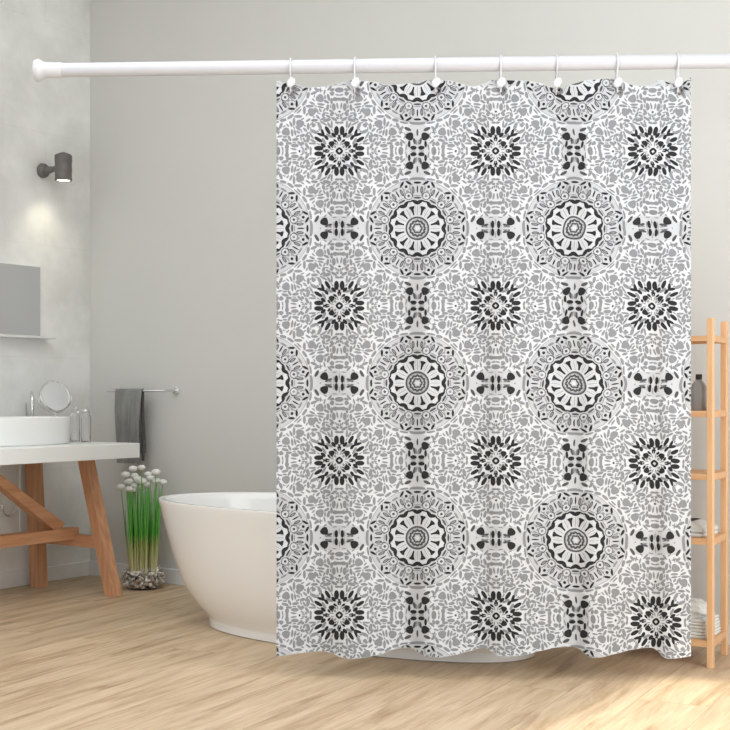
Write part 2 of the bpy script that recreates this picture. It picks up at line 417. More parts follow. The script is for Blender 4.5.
# octant pieces in z1 coordinates (F centre at -3,10)
OCT = [
 # flower
 ('c', 27, 10, -3, 40, 17, K_), ('b', 68, 78, 27, K_), ('c', 84, 38, 102, 61, 17, K_),
 ('c', 129, 48, 164, 78, 26, K_), ('c', 149, 36, 226, 36, 37, K_), ('c', 159, 98, 224, 138, 28, K_),
 ('c', 104, 118, 129, 153, 24, K_), ('c', 134, 153, 199, 173, 22, K_), ('c', 114, 13, 146, 15, 9, K_), ('c', 58, 40, 70, 52, 9, D_), ('c', 46, 52, 34, 40, 8, G_), ('c', 92, 16, 124, 25, 10, K_), ('c', 52, 22, 82, 30, 8, G_), ('c', 140, 16, 146, 20, 8, D_),
 # grey mosaic
 ('c', 204, 178, 262, 206, 30, G_), ('b', 236, 252, 20, G_), ('c', 217, 78, 279, 82, 17, G_), ('c', 262, 12, 264, 46, 20, G_),
 ('c', 294, 93, 280, 157, 32, G_), ('c', 300, 20, 312, 36, 18, G_), ('c', 366, 6, 366, 18, 18, D_), ('c', 330, 75, 344, 94, 24, G_), ('c', 378, 60, 440, 62, 34, G_),
 ('c', 320, 162, 356, 150, 28, G_), ('c', 378, 122, 430, 115, 26, G_), ('c', 483, -30, 483, 50, 26, G_), ('c', 483, 30, 483, 68, 36, G_), ('c', 569, -18, 569, 46, 44, G_),
 ('b', 536, 78, 21, G_), ('c', 472, 103, 528, 118, 26, G_), ('c', 448, 108, 470, 150, 22, G_), ('c', 528, 152, 570, 142, 15, G_),
 ('b', 491, 190, 38, G_), ('b', 362, 266, 38, G_), ('c', 402, 158, 414, 208, 18, G_), ('c', 431, 150, 438, 212, 20, G_), ('c', 362, 208, 400, 238, 24, G_),
 ('c', 366, 178, 392, 196, 18, G_), ('c', 300, 195, 330, 222, 20, G_), ('c', 346, 186, 352, 210, 12, G_), ('c', 288, 218, 284, 268, 24, G_),
 ('c', 435, 240, 456, 284, 20, G_), ('c', 550, 222, 530, 272, 26, G_), ('c', 200, 298, 252, 298, 24, G_), ('c', 268, 312, 304, 286, 18, G_),
 ('c', 345, 334, 412, 334, 26, G_), ('c', 262, 208, 262, 232, 8, G_), ('c', 568, 116, 606, 82, 18, G_), ('c', 545, 188, 590, 182, 10, G_),
 ('c', 400, 88, 428, 92, 10, G_), ('c', 350, 112, 356, 138, 12, G_), ('c', 312, 242, 322, 252, 14, G_),
 ('c', 500, 246, 520, 238, 10, G_), ('c', 596, 128, 612, 150, 10, G_), ('c', 560, 168, 578, 208, 14, G_), ('c', 618, 36, 622, 70, 8, G_),
 ('c', 240, 280, 256, 270, 8, G_), ('c', 176, 204, 186, 214, 12, G_),
 ('c', 466, 240, 486, 262, 12, G_), ('c', 396, 24, 446, 32, 15, G_), ('c', 330, 32, 352, 46, 13, G_), ('c', 318, 18, 342, 20, 11, G_), ('c', 520, 14, 526, 44, 12, G_), ('c', 350, 306, 326, 316, 12, G_),
]
def shape(e):
    if e[0] == 'c': return capsule(*e[1:5], e[5] * (1.22 if e[6] == K_ else 1.0) + (0 if e[6] == K_ else grow)), e[6]
    return blob(e[1], e[2], e[3], e[1]), e[4]
quad = []; grow = 1.5
for e in OCT:
    pts, sh = shape(e)
    pts = [(x + 3, y - 10) for x, y in pts]
    quad.append((pts, sh, 2))
    mx = sum(p[0] for p in pts) / len(pts); my = sum(p[1] for p in pts) / len(pts)
    if abs(mx - my) > 6: quad.append(([(y, x) for x, y in pts], sh, 2))
# small leaves fill whatever bare cloth is left between the traced pieces
import numpy as np
GS = 4.0; NG = int(U / GS) + 12
def raster(grid, pts):
    xs = [p[0] for p in pts]; ys = [p[1] for p in pts]
    x0, x1 = max(0, int(min(xs) / GS)), min(NG - 1, int(max(xs) / GS) + 1); y0, y1 = max(0, int(min(ys) / GS)), min(NG - 1, int(max(ys) / GS) + 1)
    if x1 < x0 or y1 < y0: return
    gx, gy = np.meshgrid((np.arange(x0, x1 + 1)) * GS, (np.arange(y0, y1 + 1)) * GS, indexing='ij')
    ins = np.zeros(gx.shape, bool); n = len(pts)
    for i in range(n):
        (ax, ay), (bx, by) = pts[i - 1], pts[i]
        if ay == by: continue
        c = ((ay > gy) != (by > gy)) & (gx < (bx - ax) * (gy - ay) / (by - ay) + ax); ins ^= c
    grid[x0:x1 + 1, y0:y1 + 1] |= ins
occ = np.zeros((NG, NG), bool)
for pts, sh, ly in quad:
    for sx in (1, -1):
        for sy in (1, -1): raster(occ, [(x * sx, y * sy) for x, y in pts])
gx, gy = np.meshgrid(np.arange(NG) * GS, np.arange(NG) * GS, indexing='ij')
occ |= (gx - U) ** 2 + (gy - U) ** 2 < 505 ** 2
occ |= (abs(gx - U) < 122) & (gy < 260); occ |= (abs(gy - U) < 122) & (gx < 260); occ |= gx ** 2 + gy ** 2 < 110 ** 2
op = np.argwhere(occ) * GS
def clear(x, y): return math.sqrt(((op[:, 0] - x) ** 2 + (op[:, 1] - y) ** 2).min())
frng = random.Random(4)
for rnd in range(44):
    free = np.argwhere(~occ & (gx >= gy) & (gx < U) & (gx > 20)) * GS
    if len(free) == 0: break
    best = None
    for _ in range(45):
        x, y = free[frng.randrange(len(free))]; c = clear(x, y)
        if best is None or c > best[0]: best = (c, x, y)
    c, x, y = best
    if c < 11.5: break
    bl = None
    for k in range(12):
        a = math.pi * k / 12; ca, sa = math.cos(a), math.sin(a); l0 = l1 = 0
        while l0 < 34 and clear(x + ca * (l0 + 3), y + sa * (l0 + 3)) > 10: l0 += 3
        while l1 < 34 and clear(x - ca * (l1 + 3), y - sa * (l1 + 3)) > 10: l1 += 3
        if bl is None or l0 + l1 > bl[0]: bl = (l0 + l1, ca, sa, l0, l1)
    Lr, ca, sa, l0, l1 = bl
    pts = capsule(x - ca * l1, y - sa * l1, x + ca * l0, y + sa * l0, min(26, 2 * (c - 7.5)))
    if min(p[1] for p in pts) < 4 or min(p[0] - p[1] for p in pts) < 4: raster(occ, pts); op = np.argwhere(occ) * GS; continue
    quad.append((pts, G_, 2)); quad.append(([(q, p) for p, q in pts], G_, 2))
    for Pq in (pts, [(q, p) for p, q in pts], [(p, -q) for p, q in pts]): raster(occ, Pq)
    op = np.argwhere(occ) * GS
# connector between two medallions, vertical neighbours: centre (U,0), measured from zoom; stored relative, x right y down
VC = [('b', -72, 137, 38, K_), ('c', 0, 145, 0, 200, 16, D_), ('c', -62, 194, -116, 218, 28, D_), ('c', -62, 32, -12, 30, 30, K_), ('c', -76, 38, -76, 92, 20, K_),
      ('c', -34, 118, -22, 66, 22, D_), ('c', -8, 62, -14, 104, 16, G_), ('c', -20, 8, -60, 8, 6, G_), ('c', -108, 10, -96, 60, 10, G_), ('c', -104, 130, -122, 170, 8, G_)]
HC = [('b', 139, 63, 38, K_), ('c', 28, 6, 28, 68, 26, K_), ('c', 70, 38, 128, 16, 24, D_), ('c', 72, 12, 124, 22, 14, G_), ('c', 175, 0, 177, 1, 14, G_), ('c', 194, 116, 224, 62, 26, D_),
      ('c', 0, 40, 0, 90, 6, G_), ('c', 50, 8, 50, 60, 6, G_)]
for e in VC:
    pts, sh = shape(e); quad.append(([(U + x, y) for x, y in pts], sh, 3))
for e in HC:
    pts, sh = shape(e); quad.append(([(x, U - y) for x, y in pts], sh, 3))
for sh, w, h, cx, cy in ((L_, 118, 250, U, 0), (L_, 250, 118, 0, U)):
    n = 28; quad.append(([(cx + math.copysign(abs(math.cos(2 * math.pi * k / n)) ** .5, math.cos(2 * math.pi * k / n)) * w, cy + math.copysign(abs(math.sin(2 * math.pi * k / n)) ** .5, math.sin(2 * math.pi * k / n)) * h) for k in range(n)], sh, 0))
seen = set(); tileF = []
for pts, sh, ly in quad:
    for sx in (1, -1):
        for sy in (1, -1):
            q = [(x * sx, y * sy) for x, y in pts]
            mx = sum(p[0] for p in q) / len(q); my = sum(p[1] for p in q) / len(q)
            mx_k = mx if abs(abs(mx) - U) > 5 else abs(mx); my_k = my if abs(abs(my) - U) > 5 else abs(my)
            key = (round(mx_k / 5), round(my_k / 5), sh)
            if key in seen: continue
            seen.add(key); tileF.append((q, sh, ly))
# medallion
tileM = []
def pol(r, deg): a = math.radians(deg); return (r * math.cos(a), r * math.sin(a))
def addm(pts, sh, ly=2): tileM.append((pts, sh, ly))
def band(pts, ws, sh, ly=2):
    nrm = []
    n = len(pts)
    for i in range(n):
        a, b = pts[max(0, i - 1)], pts[min(n - 1, i + 1)]
        dx, dy = b[0] - a[0], b[1] - a[1]; d = math.hypot(dx, dy) or 1; nrm.append((-dy / d, dx / d))
    for i in range(n - 1):
        w0, w1 = ws[i] / 2, ws[i + 1] / 2
        addm([(pts[i][0] + nrm[i][0] * w0, pts[i][1] + nrm[i][1] * w0), (pts[i + 1][0] + nrm[i + 1][0] * w1, pts[i + 1][1] + nrm[i + 1][1] * w1),
              (pts[i + 1][0] - nrm[i + 1][0] * w1, pts[i + 1][1] - nrm[i + 1][1] * w1), (pts[i][0] - nrm[i][0] * w0, pts[i][1] - nrm[i][1] * w0)], sh, ly)
def ringm(r, w, sh, n=36, wob=0, kk=0, ly=2):
    pts = [pol(r + wob * math.cos(math.radians(kk * 360 * i / n)), 360 * i / n) for i in range(n + 1)]
    band(pts, [w] * (n + 1), sh, ly)
addm([pol(452, 360 * k / 36) for k in range(36)], L_, 0)
addm([pol(250, 360 * k / 36) for k in range(36)], W_, 1)
ringm(103, 16, D_, ly=3); ringm(69, 20, D_, 48, 5, 12, ly=3); ringm(40, 16, D_, 36, 4, 6, ly=3); ringm(90, 7, G_, 36, ly=2); addm(disc(0, 0, 110, 30), L_, 2)
addm(disc(0, 0, 20), 0, 3)
for k in range(12):
    t = 30 * k
    prof = [(-15, 258, 13), (-11, 264, 15), (-8, 258, 26), (-5, 250, 34), (-2, 242, 36), (0, 239, 34), (2, 242, 36), (5, 250, 34), (8, 258, 26), (11, 264, 15), (15, 258, 13)]
    band([pol(r, t + a) for a, r, w in prof], [w for a, r, w in prof], K_, 3)
    # petals outlines and arrows
    band([pol(r, t + 15) for r in (128, 155, 180, 196, 206, 212)], [13, 17, 26, 46, 54, 30], K_, 3)
    band([pol(r, t) for r in (125, 210)], [5, 5], G_, 2)
    band([pol(r, t + 6) for r in (150, 225)], [8, 14], L_, 2); band([pol(r, t - 6) for r in (150, 225)], [8, 14], L_, 2)
    # outer sector
    addm(capsule(*pol(338, t), *pol(398, t), 13), K_, 3)
    for s in (-1, 1):
        addm(capsule(*pol(334, t + s * 6.6), *pol(392, t + s * 6.2), 28), D_ , 3)
        addm(capsule(*pol(346, t + s * 6.6), *pol(381, t + s * 6.3), 16), G_, 4)
        addm(capsule(*pol(419, t + 15 + s * 6.9), *pol(450, t + 15 + s * 2.0), 22), K_, 3)
        band([pol(322, t + s * 10), pol(405, t + s * 10.2), pol(418, t + s * 6)], [5, 5, 5], D_, 2)
        band([pol(300, t + 15 + s * 7.5), pol(336, t + 15 + s * 7.2)], [6, 6], D_, 2)
        addm(capsule(*pol(373, t + 15 + s * 3.2), *pol(384, t + 15 + s * 3.4), 9), G_, 3)
    addm(capsule(*pol(418 if k % 3 else 430, t - 4), *pol(418 if k % 3 else 430, t + 4), 20), K_ if k % 3 == 0 else G_, 3)
    addm(capsule(*pol(289, t - 6), *pol(289, t + 6), 19), D_, 3)
    addm(capsule(*pol(310, t - 5), *pol(310, t + 5), 8), G_, 3)
    ct = pol(314, t + 15)
    band([(ct[0] + 36 * math.cos(a), ct[1] + 36 * math.sin(a)) for a in [2 * math.pi * q / 10 for q in range(11)]], [6] * 11, D_, 2)
    addm(disc(ct[0], ct[1], 24), W_, 2)
    addm(disc(ct[0], ct[1], 13), D_ if k % 3 else G_, 3)
    addm(disc(*pol(355, t + 15), 14), G_, 3)
    addm(disc(*pol(404, t + 15), 14), K_, 3)
for k in range(4):
    t = 90 * k
    for s in (-1, 1):
        def arc(r0, a0, r1, a1, w):
            n = 3; band([pol(r0 + (r1 - r0) * i / n, t + s * (a0 + (a1 - a0) * i / n)) for i in range(n + 1)], [w * .6, w, w, w * .6], G_, 3)
        arc(486, 38, 488, 30, 26); arc(488, 28.5, 474, 21.5, 28); arc(480, 20, 472, 10.5, 18)
    band([pol(457, t + a) for a in range(0, 91, 6)], [5] * 16, G_, 2)
    band([pol(468, t + a) for a in (-9, -5, 0, 5, 9)], [14, 24, 26, 24, 14], G_, 2)
    addm(capsule(*pol(500, t + 45 - 3), *pol(500, t + 45 + 3), 16), G_, 2)
    addm(capsule(*pol(478, t + 40), *pol(478, t + 50), 14), G_, 2)

MATS = [None, G_, D_, K_, L_, W_]
def warp(px, py):
    a = 0
    if px > 500: a = min(1, (px - 500) / 60.0) * (1.0 if py < 450 else .5)
    dx = a * .8 * math.sin(py * .30 + px * .05); dy = a * .6 * math.sin(px * .27 + 1.0)
    # gentle growth of the print towards the lower right
    r = max(0, px - 470) / 220.0; b = max(0, py - 330) / 330.0
    return px + dx + 1.0 * r + 5.0 * r * b, py + dy + 9.0 * r * b
def clip_strip(poly, x0, x1):
    for lim, sg in ((x0, 1), (x1, -1)):
        out = []
        for i in range(len(poly)):
            a, b = poly[i - 1], poly[i]
            ia, ib = (a[0] - lim) * sg >= 0, (b[0] - lim) * sg >= 0
            if ia != ib:
                t = (lim - a[0]) / (b[0] - a[0]); out.append((lim, a[1] + (b[1] - a[1]) * t))
            if ib: out.append(b)
        poly = out
        if len(poly) < 3: return []
    return poly
def emit(pts, cx, cy, sh, ly):
    q = [warp(cx + x / U * PX / 2, cy + y / U * PY / 2) for x, y in pts]
    xs = [p[0] for p in q]
    if max(xs) < CL + .2 or min(xs) > CR - .2: return
    i0 = max(0, int((min(xs) - CL) / DXC)); i1 = min(NC - 1, int((max(xs) - CL) / DXC))
    for i in range(i0, i1 + 1):
        s = clip_strip(q, col_x(i), col_x(i + 1))
        if not s: continue
        s2 = []
        for x, y in s:
            f = (x - col_x(i)) / DXC
            yt = interp(TOP, col_x(i)) * (1 - f) + interp(TOP, col_x(i + 1)) * f + .3
            yb = interp(HEM, col_x(i)) * (1 - f) + interp(HEM, col_x(i + 1)) * f - .3
            s2.append((x, min(max(y, yt), yb)))
        ar = 0
        for k in range(len(s2)): ar += s2[k - 1][0] * s2[k][1] - s2[k][0] * s2[k - 1][1]
        if abs(ar) < .02: continue
        if ar > 0: s2 = s2[::-1]
        # long polygons are also cut into short rows so they hug the cloth
        try:
            fc = bm.faces.new([bm.verts.new(cloth(x, y, .0005 + .0003 * ly)) for x, y in s2]); fc.material_index = sh
        except ValueError: pass
for i in range(-1, 4):
    for j in range(-1, 5):
        fx, fy = FX0 + PX * i, FY0 + PY * j
        for pts, sh, ly in tileF:
            emit(pts, fx, fy, sh, ly)
        for pts, sh, ly in tileM:
            emit(pts, fx + PX / 2, fy + PY / 2, sh, ly)

def cloth_mat(name, c):
    return mat(name, c, .8, var=.05, scale=12, bump=.12, bscale=300)
cur = link('shower_curtain', bm, [cloth_mat('curtain_white', srgb(206, 207, 209)), cloth_mat('print_grey', srgb(130, 131, 133)), cloth_mat('print_dark_grey', srgb(72, 72, 74)),
      cloth_mat('print_black', srgb(22, 22, 24)), cloth_mat('print_pale', srgb(186, 187, 189)), cloth_mat('print_off_white', srgb(198, 199, 201))], loc=CUR0)
me = cur.data
tag(cur, 'white shower curtain printed with grey and black mandala medallions', 'shower curtain')

# curtain rings
HOOKS = [(291, 'white curtain ring closest to the left edge of the curtain'), (355, 'white curtain ring second from the left edge of the curtain'),
         (435.5, 'third white curtain ring counting from the left edge'), (500.5, 'middle one of the seven white curtain rings'),
         (556.5, 'third white curtain ring counting from the right edge'), (616.7, 'white curtain ring second from the right edge of the curtain'),
         (677, 'white curtain ring closest to the right edge of the curtain')]
side = Vector((CY, SY, 0)); fwd = Vector((-SY, CY, 0)); fr = Vector((-rd.y, rd.x, 0))
for px, lab in HOOKS:
    hp = rod_pt(px)
    yh = 91.5
    hole = cloth(px + 2.5, yh) + CUR0
    dz = hp.z - hole.z
    R = empty('curtain_ring', hp)
    tag(R, lab, 'curtain ring', 'rings holding the curtain on the rod')
    bm = bmesh.new(); pts = []
    # over the rod, down both sides, closing under it through the eyelet
    hl = hole - hp
    fo = hl.dot(fr)
    rr = .0291
    for k in range(13):
        a = math.pi * k / 12
        pts.append(fr * (rr * math.cos(a)) + Vector((0, 0, rr * math.sin(a))))
    # pts[0] far side, pts[-1] near side (towards the camera)
    near = [(-.031, -.012), (-.024, -.026), (fo - .012, -.040), (fo - .014, -dz + .012), (fo - .010, -dz - .004), (fo + .0, -dz - .010)]
    far = [(fo + .010, -dz - .004), (fo + .013, -dz + .012), (.020, -.036), (.031, -.012)]
    pts += [fr * a + Vector((0, 0, b)) for a, b in near] + [fr * a + Vector((0, 0, b)) for a, b in far]
    tube(bm, pts, .0030, 10, closed=True); link('loop', bm, M['plastic'], R, True)
    bm = bmesh.new()
    c = hl + fwd * (-.020) + Vector((0, 0, .027)) - side * .008
    lathe(bm, [(.006, -.004), (.012, -.003), (.014, 0), (.012, .003), (.006, .004)], 20, c, -fr, sy=1.35); link('clasp', bm, M['plastic'], R, True)
    bm = bmesh.new(); torus(bm, hole - CUR0 - fwd * .008, fr, .0095, .0030, 24, 8); e = link('eyelet', bm, M['eyelet'], cur, True)
# ------------------------------------------------------------------ vanity
SX1, SV0, SV1, SZ0, SZ1 = -4.56, 2.35, 4.75, .6875, .76
van = empty('vanity_table', (XL + .4, 3.7, 0)); vo = Vector((XL + .4, 3.7, 0))
tag(van, 'white topped vanity table on orange wooden trestle legs by left wall', 'vanity table')
bm = bmesh.new(); box(bm, XL + .002 - vo.x, SX1 - vo.x, SV0 - vo.y, SV1 - vo.y, SZ0, SZ1, .003); link('worktop', bm, M['slab'], van)
def trestle(v):
    lw = .058
    bm = bmesh.new(); beam(bm, (-4.85 - vo.x, v - vo.y, SZ0), (-4.652 - vo.x, v - vo.y, .002), .062, lw, up=Vector((1, 0, 0))); 
    for q in bm.verts:
        if q.co.z < .03: q.co.z = max(0.0, q.co.z * .1)
        if q.co.z > SZ0 - .03: q.co.z = SZ0 - .0005
    link('leg', bm, M['beech'], van)
    bm = bmesh.new(); beam(bm, (-5.235 - vo.x, v - vo.y, SZ0), (-5.190 - vo.x, v - vo.y, .002), .062, .062, up=Vector((1, 0, 0)))
    for q in bm.verts:
        if q.co.z < .03: q.co.z = 0.0
        if q.co.z > SZ0 - .03: q.co.z = SZ0 - .0005
    link('leg', bm, M['beech'], van)
    bm = bmesh.new(); beam(bm, (-5.19 - vo.x, v - vo.y, .262), (-4.755 - vo.x, v - vo.y, .262), .05, .058); link('crossbar', bm, M['beech_x'], van)
V1, V2 = 4.66, 2.5
trestle(V1); trestle(V2)
bm = bmesh.new(); beam(bm, (-4.94 - vo.x, V2 - .12 - vo.y, .297), (-4.94 - vo.x, V1 + .012 - vo.y, .297), .065, .058); link('stretcher', bm, M['beech_y'], van)
for a, b_ in ((V1 - .10, 4.05), (V2 + .10, 3.11)):
    bm = bmesh.new(); beam(bm, (-4.94 - vo.x, a - vo.y, .327), (-4.94 - vo.x, b_ - vo.y, SZ0 + .0), .055, .062)
    for q in bm.verts: q.co.z = min(q.co.z, SZ0 - .0005)
    link('brace', bm, M['beech_y'], van)

# sink
SU, SVV = -4.96, 4.215
sink = empty('vessel_sink', (SU, SVV, SZ1)); tag(sink, 'white oval vessel sink sitting on the vanity table', 'sink')
bm = bmesh.new()
lathe(bm, [(.955, 0), (.975, .004), (.985, .02), (1.0, .11), (1.0, .128), (.995, .131), (.965, .131), (.955, .127), (.93, .09), (.86, .045), (.6, .022), (.1, .018)], 72, sx=.225, sy=.375, npow=2.4)
link('basin', bm, M['ceramic'], sink, True)
bm = bmesh.new(); lathe(bm, [(.022, 0), (.024, .003), (.016, .006)], 24, (0, 0, .019)); link('drain', bm, M['chrome'], sink, True)
# faucet
def onslab(px, u, z=SZ1):
    D = u / (CY * (px - CX) / F_PX - SY); return Vector((u, (SY * (px - CX) / F_PX + CY) * D, z))
fp = onslab(32, -5.225)
fc = empty('faucet', fp); tag(fc, 'tall chrome faucet standing behind the vessel sink', 'faucet')
bm = bmesh.new(); lathe(bm, [(.026, 0), (.026, .006), (.016, .01), (.016, .016)], 24); link('base', bm, M['chrome'], fc, True)
dirs = Vector((.75, -.65, 0)).normalized()
pts = [Vector((0, 0, .01)), Vector((0, 0, .10)), Vector((0, 0, .19))] + [dirs * (.045 - .045 * math.cos(a)) + Vector((0, 0, .2 + .05 * math.sin(a))) for a in [math.pi * k / 10 for k in range(1, 11)]] + [dirs * .09 + Vector((0, 0, .165))]
bm = bmesh.new(); tube(bm, pts, .010, 14); link('spout', bm, M['chrome'], fc, True)
bm = bmesh.new(); tube(bm, [Vector((0, -.005, .125)), Vector((0, -.036, .13)), Vector((0, -.046, .20))], [.008, .008, .006], 10); link('lever', bm, M['chrome'], fc, True)
# cosmetic mirror
cp = onslab(55, -5.10)
cm = empty('cosmetic_mirror', cp); tag(cm, 'small round chrome shaving mirror on a stand behind the sink', 'mirror')
bm = bmesh.new(); lathe(bm, [(.046, 0), (.047, .005), (.04, .009), (.008, .014)], 32); link('base', bm, M['chrome'], cm, True)
mc = Vector((0, 0, .236)); mn = Vector((.9, -.3, .3)).normalized()
bm = bmesh.new(); tube(bm, [Vector((0, 0, .01)), Vector((0, 0, .15))], .005, 10); link('pole', bm, M['chrome'], cm, True)
bm = bmesh.new(); torus(bm, mc, mn, .079, .0058, 40, 8); link('frame', bm, M['chrome'], cm, True)
bm = bmesh.new(); lathe(bm, [(.077, -.003), (.078, 0), (.077, .003)], 40, mc, mn); link('mirror_glass', bm, M['mirror'], cm, True)
bm = bmesh.new()
sd = Vector((0, 0, 1)).cross(mn).normalized()
tube(bm, [mc - sd * .094 * math.cos(a) * 1.0 + Vector((0, 0, -.086 * math.sin(a))) for a in [math.pi * k / 16 for k in range(17)]], .0035, 8); link('yoke', bm, M['chrome'], cm, True)
# two glass jars
for px, lab in ((75, 'clear glass jar with a glass lid, left one of the pair beside the sink'), (86, 'clear glass jar with a chrome lid, right one of the pair on the vanity')):
    D = 4.672 / (SY * (px - CX) / F_PX + CY); u = (CY * (px - CX) / F_PX - SY) * D
    J = empty('glass_jar', (u, 4.672, SZ1)); tag(J, lab, 'jar', 'glass jars beside the sink')
    bm = bmesh.new()
    lathe(bm, [(.022, 0), (.0245, .003), (.025, .12), (.023, .134), (.017, .142), (.0155, .15), (.0135, .15), (.015, .141), (.021, .132), (.0225, .12), (.022, .008), (.01, .006)], 28)
    link('jar_body', bm, M['glass'], J, True)
    bm = bmesh.new(); lathe(bm, [(.017, .150), (.0185, .152), (.0185, .162), (.014, .168), (.005, .170), (.006, .178), (.002, .181)], 24); link('lid', bm, M['steel'] if px == 86 else M['glass'], J, True)
# sink waste pipes under the slab
pp = onslab(20, -5.2, 0)
W = empty('waste_pipe', (pp.x, pp.y, 0)); tag(W, 'thin white waste pipe with chrome trap below the vanity', 'pipe')
bm = bmesh.new(); tube(bm, [Vector((0, 0, .30)), Vector((0, 0, SZ0 - .001))], .0055, 12); link('pipe', bm, M['pipe'], W, True)
bm = bmesh.new(); tube(bm, [Vector((.01, -.02 + .055 * math.cos(a) * .8 - .06, .435 + .05 * math.sin(a))) for a in [math.pi * (.95 + .95 * k / 14) for k in range(15)]], .006, 10); link('trap', bm, M['chrome'], W, True)

# wall mirror and shelf
y_r = .6895 * 6.916 - .025
wm = empty('wall_mirror', (XL, 4.2, 1.5)); tag(wm, 'frameless rectangular wall mirror above the thin glass shelf', 'mirror')
bm = bmesh.new(); box(bm, .001, .022, 3.2 - 4.2, y_r - 4.2, 1.313 - 1.5, 1.68 - 1.5, .001); link('mirror_panel', bm, M['shelfw'], wm)
bm = bmesh.new(); box(bm, .0222, .0252, 3.203 - 4.2, y_r - .003 - 4.2, 1.316 - 1.5, 1.677 - 1.5); link('mirror_glass', bm, M['mirror'], wm)
bm = bmesh.new(); box(bm, 0.001, .085, 3.2 - 4.2, 4.80 - 4.2, -.006, .006, .002)
ws = link('wall_shelf', bm, M['shelfw'], None, loc=(XL, 4.2, 1.303)); tag(ws, 'thin white shelf on left wall under the mirror', 'shelf')

# wall lamp
lp = Vector((XL, 4.775, 2.195)); LM = empty('wall_lamp', lp); tag(LM, 'grey cylindrical wall spotlight shining down on the left wall', 'wall lamp')
bm = bmesh.new(); lathe(bm, [(.038, .001), (.039, .006), (.037, .02), (.03, .028), (.018, .032)], 32, (0, 0, 0), (1, 0, 0)); link('wall_plate', bm, M['lamp'], LM, True)
bm = bmesh.new(); tube(bm, [Vector((.028, 0, 0)), Vector((.06, 0, 0)), Vector((.09, 0, 0)), Vector((.12, 0, .005))], [.021, .019, .014, .016], 18); link('arm', bm, M['lamp'], LM, True)
cz = -.03; cx = .163
bm = bmesh.new()
lathe(bm, [(.036, -.068), (.0445, -.068), (.0455, -.066), (.0455, -.055), (.0440, -.053), (.0440, -.02), (.0452, -.018), (.0452, .0), (.0440, .002), (.0440, .03), (.0455, .032), (.0455, .064), (.040, .070), (.014, .080), (.006, .083)], 36, (cx, 0, 0), cap0=False)
link('housing', bm, M['lamp'], LM, True)
bm = bmesh.new(); lathe(bm, [(.036, -.0645), (.037, -.0635), (.037, -.060), (.030, -.058)], 28, (cx, 0, 0)); link('lens', bm, M['bulb'], LM, True)

# towel rail and towel
def onback(px, off): 
    v = YB - off; D = v / (SY * (px - CX) / F_PX + CY); return (CY * (px - CX) / F_PX - SY) * D
ua, ub = onback(108, .09), onback(165, .09); uc = (ua + ub) / 2
TRZ = 1.022
tr = empty('towel_rail', (uc, YB, TRZ)); tag(tr, 'thin chrome towel rail on the grey back wall', 'towel rail')
bm = bmesh.new(); tube(bm, [Vector((ua - uc, -.09, 0)), Vector((ub - uc, -.09, 0))], .0065, 14); link('bar', bm, M['chrome'], tr, True)
for u in (ua, ub):
    bm = bmesh.new(); tube(bm, [Vector((u - uc, -.0935, 0)), Vector((u - uc, -.010, 0))], .007, 12); lathe(bm, [(.02, 0.001), (.02, .007), (.01, .010)], 24, (u - uc, 0, 0), (0, -1, 0)); link('bracket', bm, M['chrome'], tr, True)
t0, t1 = onback(115.5, .10), onback(141.5, .10)
tc_ = (t0 + t1) / 2
tw_ = empty('hand_towel', (tc_, YB - .09, TRZ)); tag(tw_, 'grey hand towel folded over the towel rail', 'towel')
def drape(front, back, u0, u1, r, nm, m, amp=.0085):
    bm = bmesh.new(); nu = 40; prof = []
    for k in range(15): prof.append((-r, -front + front * k / 14))
    for k in range(1, 8): a = math.pi * k / 8; prof.append((-r * math.cos(a), r * math.sin(a)))
    for k in range(15): prof.append((r, -back * k / 14))
    layers = []
    for th in (0, .0035):
        g = []
        for i in range(nu + 1):
            x = u0 + (u1 - u0) * i / nu; col = []
            for (y, z) in prof:
                w = min(1, max(0, -z * 6)); s = -1 if y < 0 else 1
                yy = y + s * th + s * abs(w) * amp * (1 + math.sin(i * .55 + z * 3.5) + .6 * math.sin(i * .23 + 2 - z * 6))
                zz = z + (th if -1e-6 < z else 0)
                xx = x * (1 - .05 * w) + .003 * math.sin(z * 14)
                col.append(bm.verts.new((xx, yy, zz)))
            g.append(col)
        layers.append(g)
    n = len(prof)
    for i in range(nu):
        for k in range(n - 1):
            bm.faces.new((layers[0][i][k], layers[0][i + 1][k], layers[0][i + 1][k + 1], layers[0][i][k + 1]))
            bm.faces.new((layers[1][i][k], layers[1][i][k + 1], layers[1][i + 1][k + 1], layers[1][i + 1][k]))
        for k in (0, n - 1): bm.faces.new((layers[0][i][k], layers[0][i + 1][k], layers[1][i + 1][k], layers[1][i][k]))
    for k in range(n - 1):
        for i in (0, nu): bm.faces.new((layers[0][i][k], layers[0][i][k + 1], layers[1][i][k + 1], layers[1][i][k]))
    bmesh.ops.recalc_face_normals(bm, faces=bm.faces)
    return link(nm, bm, m, tw_, True)
drape(.385, .33, t0 - tc_, t1 - tc_, .0085, 'outer_fold', M['towel'])
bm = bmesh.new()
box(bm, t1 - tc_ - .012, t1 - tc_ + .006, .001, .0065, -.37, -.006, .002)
drape_o = link('inner_fold', bm, M['towel_dark'], tw_)

